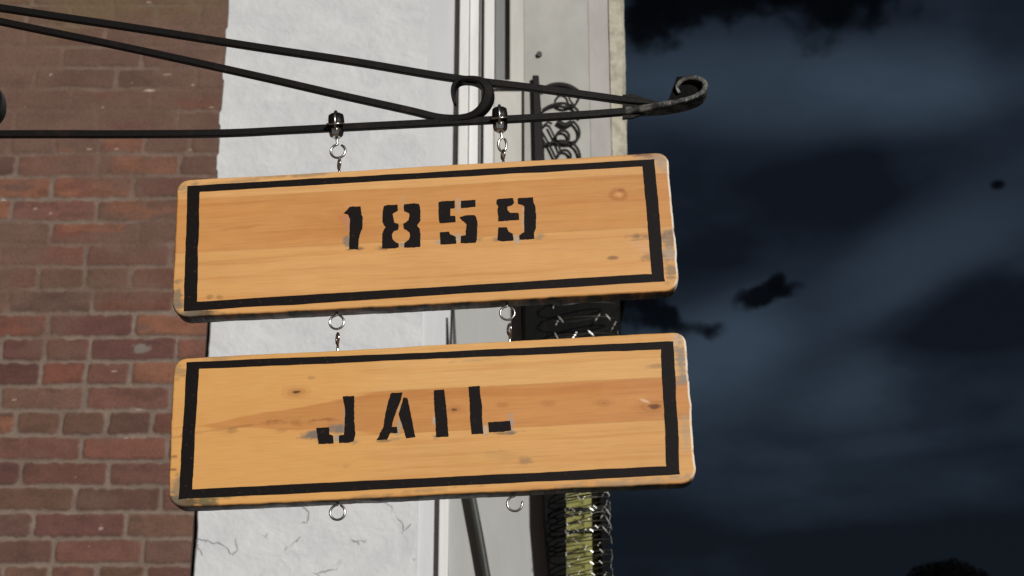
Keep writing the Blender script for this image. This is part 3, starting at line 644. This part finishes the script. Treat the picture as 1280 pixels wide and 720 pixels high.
def corners_wear(c, X, Z, P, seed, spots):
    nz = fbm(X*80, Z*80, seed+20, 4); nx = fbm(X*30, Z*260, seed+21, 4)
    for px, py, rx, ry, tl, st, col in spots:
        d = ell(X, Z, P(px, py), rx*PX*1.1, ry*PX*1.1, tl) + (nz - .5) * 1.7 + (nx - .5) * 1.5; c = lerp(c, col, st * sstep(d, 1.25, .25))
    return c
GREY = (.20, .165, .12); DGREY = (.085, .07, .05)
def knot(c, X, Z, p, r, seed, dark=.8, stretch=1.8):
    d = ell(X, Z, p, r*stretch, r) ; nz = fbm(X*150, Z*150, seed+31, 3); d = d + (nz - .5) * .5
    rings = .5 + .5*np.sin(d * 6.0)
    c = lerp(c, (.42, .15, .035), .55 * sstep(d, 3.2, .8) * (.5 + .5*rings)); c = lerp(c, (.12, .04, .014), dark * sstep(d, 1.0, .45)); return c
def paint_upper(X, Z, P, seed, ext):
    c = wood_base(X, Z, P(500, 234)[1]*.5 + P(620, 229)[1]*.5, P(250, 316)[1]*.5 + P(700, 289)[1]*.5, seed, ext, (.78, .435, .165), (.665, .315, .098), (.755, .40, .14))
    c = corners_wear(c, X, Z, P, seed, [
        (245, 396, 32, 9, 3, .9, DGREY), (222, 375, 7, 24, 0, .8, GREY), (232, 392, 14, 12, 0, .8, GREY), (236, 234, 16, 7, 0, .55, GREY), (392, 217, 30, 4, 3, .5, GREY), (300, 226, 60, 3, 3, .4, GREY),
        (810, 196, 26, 7, 0, .6, (.36, .26, .19)), (826, 208, 9, 10, 0, .7, (.40, .33, .27)), (800, 194, 14, 3, 0, .7, (.20,.09,.05)), (838, 300, 10, 14, 0, .8, (.26, .20, .14)), (838, 318, 10, 8, 0, .8, (.42, .34, .26)), (838, 338, 9, 12, 0, .7, (.22, .17, .12)),
        (806, 296, 26, 3.5, 3, .75, (.20, .13, .08)), (812, 322, 16, 5, 3, .55, (.22, .14, .09)), (806, 309, 20, 8, 0, .30, (.75, .42, .26)), (765, 322, 7, 2.6, 0, .75, (.22, .10, .05)), (262, 371, 4, 4, 0, .55, (.3, .16, .07)), (274, 372, 3, 4, 0, .5, (.32, .16, .07)),
        (432, 270, 8, 16, -8, .5, (.62, .22, .09)), (437, 257, 10, 10, 0, .35, (.80, .36, .14)), (435, 282, 5, 14, 0, .5, (.52, .30, .24)), (434, 301, 4, 12, 0, .8, (.22, .20, .17)), (436, 312, 9, 2.5, 0, .7, DGREY), (450, 311, 6, 3, 0, .6, DGREY),
        (478, 311, 9, 3, 0, .6, DGREY), (502, 306, 4, 5, 0, .85, (.34, .32, .28)), (547, 303, 4, 5, 0, .7, (.45, .37, .28)), (573, 298, 4, 6, 0, .75, (.48, .42, .33)), (573, 257, 3.5, 8, 0, .6, (.50, .42, .32)), (646, 299, 4, 6, 0, .75, (.45, .42, .34)), (620, 300, 5, 3, 0, .6, GREY),
        (655, 280, 3, 18, 0, .6, (.55, .42, .28)), (674, 296, 6, 4, 0, .6, (.30, .22, .14)), (503, 252, 3, 8, 0, .5, (.60, .36, .17)), (560, 280, 1.5, 26, 0, .0, GREY), (599, 300, 4, 3, 0, .5, GREY)])
    c = lerp(c, (.45, .17, .045), .45 * sstep(ell(X, Z, P(305, 284), 30*PX, 2.4*PX, 4) + (fbm(X*40, Z*200, 5, 3) - .5), 1.2, .3))
    c = lerp(c, (.52, .20, .055), .35 * sstep(ell(X, Z, P(420, 280), 45*PX, 22*PX, 0) + (fbm(X*30, Z*120, 6, 3) - .5)*1.6, 1.2, .2))
    d = ell(X, Z, P(773, 243), 11*PX, 9*PX) + (fbm(X*90, Z*90, 7, 3) - .5) * .5
    c = lerp(c, (.46, .17, .045), .75 * np.exp(-((d - .75) / .28) ** 2)); c = lerp(c, (.80, .40, .14), .6 * sstep(d, .5, .2)); c = lerp(c, (.3, .11, .03), .5 * sstep(ell(X, Z, P(776, 238), 5*PX, 2.5*PX), 1.2, .5))
    return c, None
def paint_lower(X, Z, P, seed, ext):
    c = wood_base(X, Z, P(800, 474)[1]*.5 + P(500, 488)[1]*.5, P(800, 533)[1]*.6 + P(420, 536)[1]*.4, seed, ext, (.785, .44, .155), (.635, .285, .085), (.75, .40, .132))
    # left of the wedge of dark grain the middle stave is pale again
    u = (X - P(245, 532)[0]) / (P(470, 520)[0] - P(245, 532)[0]); zc = P(245, 532)[1]*(1-u) + P(470, 516)[1]*u
    half = np.clip(u, .02, 1) * 24*PX; wz = (fbm(X*18, Z*60, 77, 3) - .5) * .010
    out = 1 - sstep(half - np.abs(Z - zc + wz), -.0015, .0015); lft = sstep(u, 1.05, .85)
    mid = sstep(Z, P(800, 533)[1] - .006, P(800, 533)[1] - .002) * 1.0
    c = lerp(c, (.76, .40, .125), .9 * out * lft)
    c = corners_wear(c, X, Z, P, seed, [
        (300, 533, 60, 2.2, 6, .6, (.36, .16, .05)), (290, 537, 9, 3, 0, .5, (.40, .20, .07)), (355, 528, 30, 3.5, -3, .6, (.40, .17, .045)), (352, 538, 8, 3, 0, .4, (.45, .22, .08)), (408, 524, 12, 4, -5, .7, (.33, .12, .035)),
        (392, 543, 13, 6, 0, .9, (.17, .155, .14)), (424, 536, 10, 6, 0, .9, (.20, .18, .16)), (420, 551, 4, 5, 0, .9, (.36, .35, .32)), (432, 520, 3, 14, 0, .6, (.40, .33, .24)), (443, 552, 8, 3, 0, .5, GREY),
        (499, 532, 4, 12, -12, .85, (.42, .35, .24)), (500, 512, 2.5, 14, 18, .7, (.45, .35, .22)), (495, 549, 8, 2.5, 0, .5, GREY), (479, 551, 8, 2, 0, .6, DGREY), (545, 547, 4, 3, 0, .6, GREY), (607, 538, 3, 5, 0, .8, (.55, .46, .34)), (639, 530, 3, 9, 0, .7, (.34, .34, .33)), (628, 542, 14, 1.8, 0, .6, DGREY), (543, 524, 2.5, 7, 0, .7, (.5, .44, .36)),
        (232, 627, 34, 9, 0, .9, DGREY), (222, 610, 9, 18, 0, .7, GREY), (270, 621, 26, 5, 3, .7, (.22, .18, .07)), (222, 462, 10, 10, 0, .5, GREY), (217, 571, 5, 3, 0, .8, (.2,.09,.04)), (217, 587, 6, 2, 0, .8, (.25,.12,.05)), (280, 448, 50, 3, 3, .4, GREY),
        (845, 425, 9, 8, 0, .5, (.55, .48, .42)), (851, 452, 8, 22, 0, .85, (.30, .25, .20)), (856, 540, 5, 18, 0, .5, (.42, .34, .24)), (822, 458, 14, 3, 0, .6, (.36, .22, .10)), (700, 611, 130, 4, 3, .6, (.36, .27, .17)), (810, 603, 60, 3.5, 3, .55, (.42, .30, .19)), (440, 623, 160, 2.5, 3, .45, (.30, .19, .09)),
        (655, 576, 9, 3, 0, .7, (.34, .20, .10)), (633, 572, 22, 8, 0, .35, (.50, .30, .11)), (390, 472, 4, 2, 0, .6, (.45, .22, .08)), (595, 450, 20, 2, 2, .5, (.45, .30, .16)), (432, 583, 5, 4, 0, .35, (.5, .27, .1))])
    for px, py, r, dk in ((370, 490, 3.3, .9), (568, 512, 2.6, .8), (817, 508, 4.6, .8), (628, 506, 1.6, .0), (755, 504, 2.4, .1), (685, 504, 2.0, .05)):
        c = knot(c, X, Z, P(px, py), r*PX, int(px), dk, 2.2)
    c = lerp(c, (.85, .55, .32), .8 * sstep(ell(X, Z, P(806, 501), 7*PX, 2*PX, -25), 1.3, .4))
    return c, None

s1, org1, ext1 = make_sign('hanging_sign', 'upper pine sign with black border and stencilled year 1859', [(234.5,232.6),(817.7,199),(831.4,351.7),(230,389)],
    [one, eight, five, nine], 'digit', ['stencilled black digit 1', 'stencilled black digit 8', 'stencilled black digit 5', 'stencilled black digit 9'], paint_upper, 101)
s2, org2, ext2 = make_sign('hanging_sign', 'lower pine sign with black border and stencilled word JAIL', [(233.2,453),(841.5,427),(850,592.8),(223.5,624.5)],
    [Jg, Ag, Ig, Lg], 'letter', ['stencilled black letter J', 'stencilled black letter A', 'stencilled black letter I', 'stencilled black letter L'], paint_lower, 211)

# ------------------------------------------------------------------ screw eyes on the boards
YM = TH / 2
def ring_pts(cx, cy, cz, r, a0, a1, n, facing=True, rx=1.0):
    o = []
    for i in range(n):
        a = R_(a0 + (a1 - a0) * i / (n - 1)); u = math.cos(a) * r * rx; q = math.sin(a) * r
        o.append((cx + u, cy, cz + q) if facing else (cx + u * .35, cy - u * .94, cz + q))
    return o
def screw_eye(root, x, z, down, r, facing, shank, rx=1.0, a_open=20):
    """ring on a short threaded shank; (x,z) is where the shank leaves the board"""
    mb = MB(); s = -1 if down else 1; cz = z + s * (shank + r)
    a0 = -90 * s; pts = ring_pts(x, YM, cz, r, a0, a0 + (360 - a_open), 30, facing, rx)
    full = [(x, YM, z - s * .010), (x, YM, z + s * shank * .4)] + pts
    mb.tube(full, [.0023, .0021] + [.0019] * (len(pts) - 1) + [.0012], 9)
    fixn(mb.build('screw_eye', m_zinc, root, True))
def lx(px, py, org): return loc2(onp(px, py, YM), org)
x0, x1, z0, z1 = ext1
a = lx(424, 210, org1); b = lx(629, 197, org1); screw_eye(s1, a[0], z1, False, .0078, False, .0120); screw_eye(s1, b[0], z1, False, .0078, False, .0120)
a = lx(421, 397, org1); b = lx(634, 385, org1); screw_eye(s1, a[0], z0, True, .0112, True, .004); screw_eye(s1, b[0], z0, True, .0112, True, .004)
x0, x1, z0b, z1b = ext2
a = lx(422, 430, org2); b = lx(637, 418, org2); screw_eye(s2, a[0], z1b, False, .0085, False, .0155); screw_eye(s2, b[0], z1b, False, .0085, False, .0155)
a = lx(422, 630, org2); b = lx(643, 618, org2); screw_eye(s2, a[0], z0b, True, .0112, True, .003, 1.0); screw_eye(s2, b[0], z0b, True, .0112, True, .003, 1.0, 75)

# ------------------------------------------------------------------ iron bracket
borg = onp(400, 160, YM)
# the wall end of the bracket, on the side wall of the brick building
def to_wall(px, py, dpx, dpy):                 # carry a bar on in its own direction until it meets the side wall
    p, q = onp(px, py, YM), onp(px + dpx, py + dpy, YM); d = p - q; t_ = (XL + .01 - p.x) / d.x; return p + d * t_
br = empty('sign_bracket', None, framem(borg)); tag(br, 'long black wrought iron bracket of three bars ending in scrolls, carrying both signs', 'bracket')
K = lambda px, py: loc2(onp(px, py, YM), borg)
wA = loc2(to_wall(0, 10, 320, 49), borg); wC = loc2(to_wall(0, 168, 200, -1), borg)
def bar(name, pts, t_, d_, m=m_iron, k=6, y0=0.0):
    full = [tuple(p) + ((t_[i] if isinstance(t_, list) else t_), (d_[i] if isinstance(d_, list) else d_)) for i, p in enumerate(pts)]
    cc = catmull(full, k); mb = MB(); mb.strip([(p[0], p[1]) for p in cc], [p[2] for p in cc], [p[3] for p in cc], y0=y0); o = fixn(mb.build(name, m, br)); return o
bar('upper_bar', [wA, K(0, 10), K(160, 34), K(320, 59), K(440, 77), K(560, 97), K(665, 110), K(740, 120), K(790, 127), K(835, 132)], [.0126]*8 + [.0105, .003], [.009]*8 + [.012, .014])
bar('lower_bar', [wC, K(0, 168), K(130, 168), K(270, 167), K(360, 163), K(430, 159.5), K(560, 153), K(660, 148), K(740, 143), K(790, 139)], [.0124]*10, [.009]*10)
bar('middle_bar', [loc2(to_wall(0, 10, 320, 49), borg) if False else K(-290, -35), K(0, 27), K(160, 60), K(320, 95), K(420, 118), K(510, 138), K(548, 147), K(575, 148.5)], [.012]*8, [.009]*8)
# scroll at the end of the middle bar: the bar is beaten flat and wide
bar('scroll', [K(560, 149.5), K(585, 147), K(600, 140), K(609, 128), K(611, 115), K(603, 105), K(590, 101), (K(576, 102)), K(568, 109), K(566.5, 120), K(569, 131)], [.0112, .012, .014, .0165, .0165, .012, .008, .0065, .007, .0065, .004], [.009, .014, .020, .024, .026, .026, .024, .022, .02, .016, .012])
# the tip: the two bars join and are beaten out into an upward scroll
bar('tip', [K(782, 139), K(800, 138.5), K(825, 135.8), K(846, 132.5), K(864, 128), K(877, 121), K(881, 112), K(876, 104.5), K(864, 101.5), K(852, 105), K(846, 112), K(849, 119)], [.013, .012, .010, .009, .009, .009, .009, .009, .008, .007, .006, .005], [.010, .020, .032, .036, .036, .036, .034, .032, .030, .028, .024, .018], m_ironw)
mb = MB(); q = [K(834, 130), K(846, 97), K(866, 96), K(880, 99), K(880, 112), K(868, 124), K(850, 130)]; n = len(q)
mb.add([(p[0], -.003, p[1]) for p in q] + [(p[0], .001, p[1]) for p in q], [tuple(range(n)), tuple(reversed(range(n, 2*n)))] + [(i, i+n, (i+1) % n + n, (i+1) % n) for i in range(n)]); fixn(mb.build('dark_infill', m_dark, br))  # black sheet added to fill the dark inside of the curl, no real plate
mb = MB(); q = [K(778, 119), K(790, 118), K(826, 129), K(845, 131), K(812, 140), K(790, 148), K(778, 149)]; n = len(q)
mb.add([(p[0], -.002, p[1]) for p in q] + [(p[0], .003, p[1]) for p in q], [tuple(range(n)), tuple(reversed(range(n, 2*n)))] + [(i, i+n, (i+1) % n + n, (i+1) % n) for i in range(n)]); fixn(mb.build('gusset', m_iron, br))
bar('scroll', [K(-34, 165), K(-12, 158), K(1, 143), K(3, 124), K(-4, 110), K(-17, 105), K(-28, 112)], [.009, .007, .006, .005, .005, .005, .004], [.0085, .014, .022, .024, .024, .02, .014])
mb = MB(); mb.box(min(wA[0], wC[0]) - .012, max(wA[0], wC[0]) + .004, -.02, .02, wC[1] - .12, wA[1] + .12); bevel(mb.build('wall_plate', m_iron, br), .002)

# ------------------------------------------------------------------ clamps on the lower bar
def lathe(mb, prof, cx, cy, cz, axis, seg=20, m=0, sx=1.0):
    vs = []; f = []; n = len(prof)
    for k in range(seg):
        a = 2*math.pi*k/seg
        for (h, r) in prof:
            if axis == 'z': vs.append((cx + math.cos(a)*r*sx, cy + math.sin(a)*r, cz + h))
            else: vs.append((cx + h, cy + math.cos(a)*r, cz + math.sin(a)*r*sx))
    for k in range(seg):
        l = (k+1) % seg
        for i in range(n-1): f.append((k*n+i, l*n+i, l*n+i+1, k*n+i+1))
    mb.add(vs, f, m)
def make_clamp(label):
    root = empty('hanging_clamp', (0, 0, 0)); tag(root, label, 'clamp', 'metal clamps on the lower bar')
    # local origin: centre of the lower bar; the strap loops over the bar
    mb = MB(); lathe(mb, [(-.0125,.0), (-.0125,.0060), (-.0115,.0128), (-.006,.0155), (0,.0162), (.006,.0155), (.0115,.0128), (.0125,.0060), (.0125,.0)], 0, 0, .006, 'x', 24, 0, 1.12)
    fixn(mb.build('rubber_sleeve', m_iron, root, True))
    mb = MB()
    pts = [(-.0, -.0172*math.cos(R_(a)), .006 + .0192*math.sin(R_(a))) for a in range(-60, 241, 12)]
    mb.tube(pts, .0026, 8); fixn(mb.build('strap', m_zinc, root, True))
    mb = MB()
    mb.tube([(-.0128, -.011, -.0015), (-.0128, -.0165, -.003), (0, -.0185, -.0045), (.0128, -.0165, -.003), (.0128, -.011, -.0015)], .0017, 7); fixn(mb.build('band', m_zinc, root, True))
    mb = MB(); lathe(mb, [(-.020, 0), (-.020, .0075), (-.018, .0105), (-.012, .0120), (-.007, .0118), (-.004, .010), (-.004, 0)], 0, 0, 0, 'z', 6); fixn(mb.build('nut', m_zinc, root))
    return root
m_ring = m_zinc
def place_clamp(root, px, py, ringc, rr, rx, first):
    c = onp(px, py, YM); fm = framem(c); root.matrix_world = fm
    lp = loc2(onp(*ringc, YM), c); mb = MB()
    cx, cz = lp
    pts = ring_pts(cx, 0, cz, rr, 95, 425, 30, True, rx)
    mb.tube([(0, 0, -.016), (cx*.4, 0, (cz + rr - .016)/2)] + pts, [.0028, .0024] + [.0021]*(len(pts)-1) + [.0014], 9); o = fixn(mb.build('hook_ring', m_zinc, root, True))
c1 = make_clamp('left metal clamp with round ring, holding the sign below near the digit 1')
c2 = c1.copy(); C.objects.link(c2); c2['label'] = 'right metal clamp with narrow twisted ring, beside the scroll of the middle bar'
for ch in list(c1.children): d_ = ch.copy(); C.objects.link(d_); d_.parent = c2
place_clamp(c1, 420.5, 158, (422.5, 189), .0118, 1.0, True); place_clamp(c2, 625, 150.5, (628, 181), .0120, .55, False)

# ------------------------------------------------------------------ a dark round tree far off
tc = CAM + ray(1181, 745) * 46.0; tr = empty('round_tree', (tc.x, tc.y, 0)); tag(tr, 'dark round treetop at the bottom right against the night sky', 'tree')
mb = MB(); mb.tube([(0,0,0),(.05,.02,2.5),(-.05,0,5),(0,.05,tc.z - .4)], [.28,.22,.18,.09], 10)
for k in range(7): a = k*.9; mb.tube([(0,0,4.6+k*.45),(math.cos(a)*.5, math.sin(a)*.5, 5.4+k*.45),(math.cos(a)*1.0, math.sin(a)*1.0, 6.1+k*.42)], [.08,.05,.02], 6)
tbk, t = mat('bark', (.02,.016,.012), .9); tlf, t = mat('dark_foliage', (.0015,.002,.0013), .95, 0, .02); mb.build('trunk', tbk, tr, True)
g = random.Random(4); mb = MB()
for i in range(9000):
    d = Vector((g.gauss(0,1), g.gauss(0,1), g.gauss(0,1))).normalized(); r = (g.random() ** .35) * (1 + .06*math.sin(d.x*7) * math.cos(d.z*6)); p = Vector((d.x*1.35*r, d.y*1.35*r, tc.z + d.z*.95*r))
    u = Vector((g.gauss(0,1), g.gauss(0,1), g.gauss(0,1))).normalized(); q = u.orthogonal().normalized(); s = g.uniform(.05, .09)
    mb.add([p - u*s, p + q*s*.45, p + u*s, p - q*s*.45], [(0,1,2,3)])
mb.build('crown', tlf, tr)
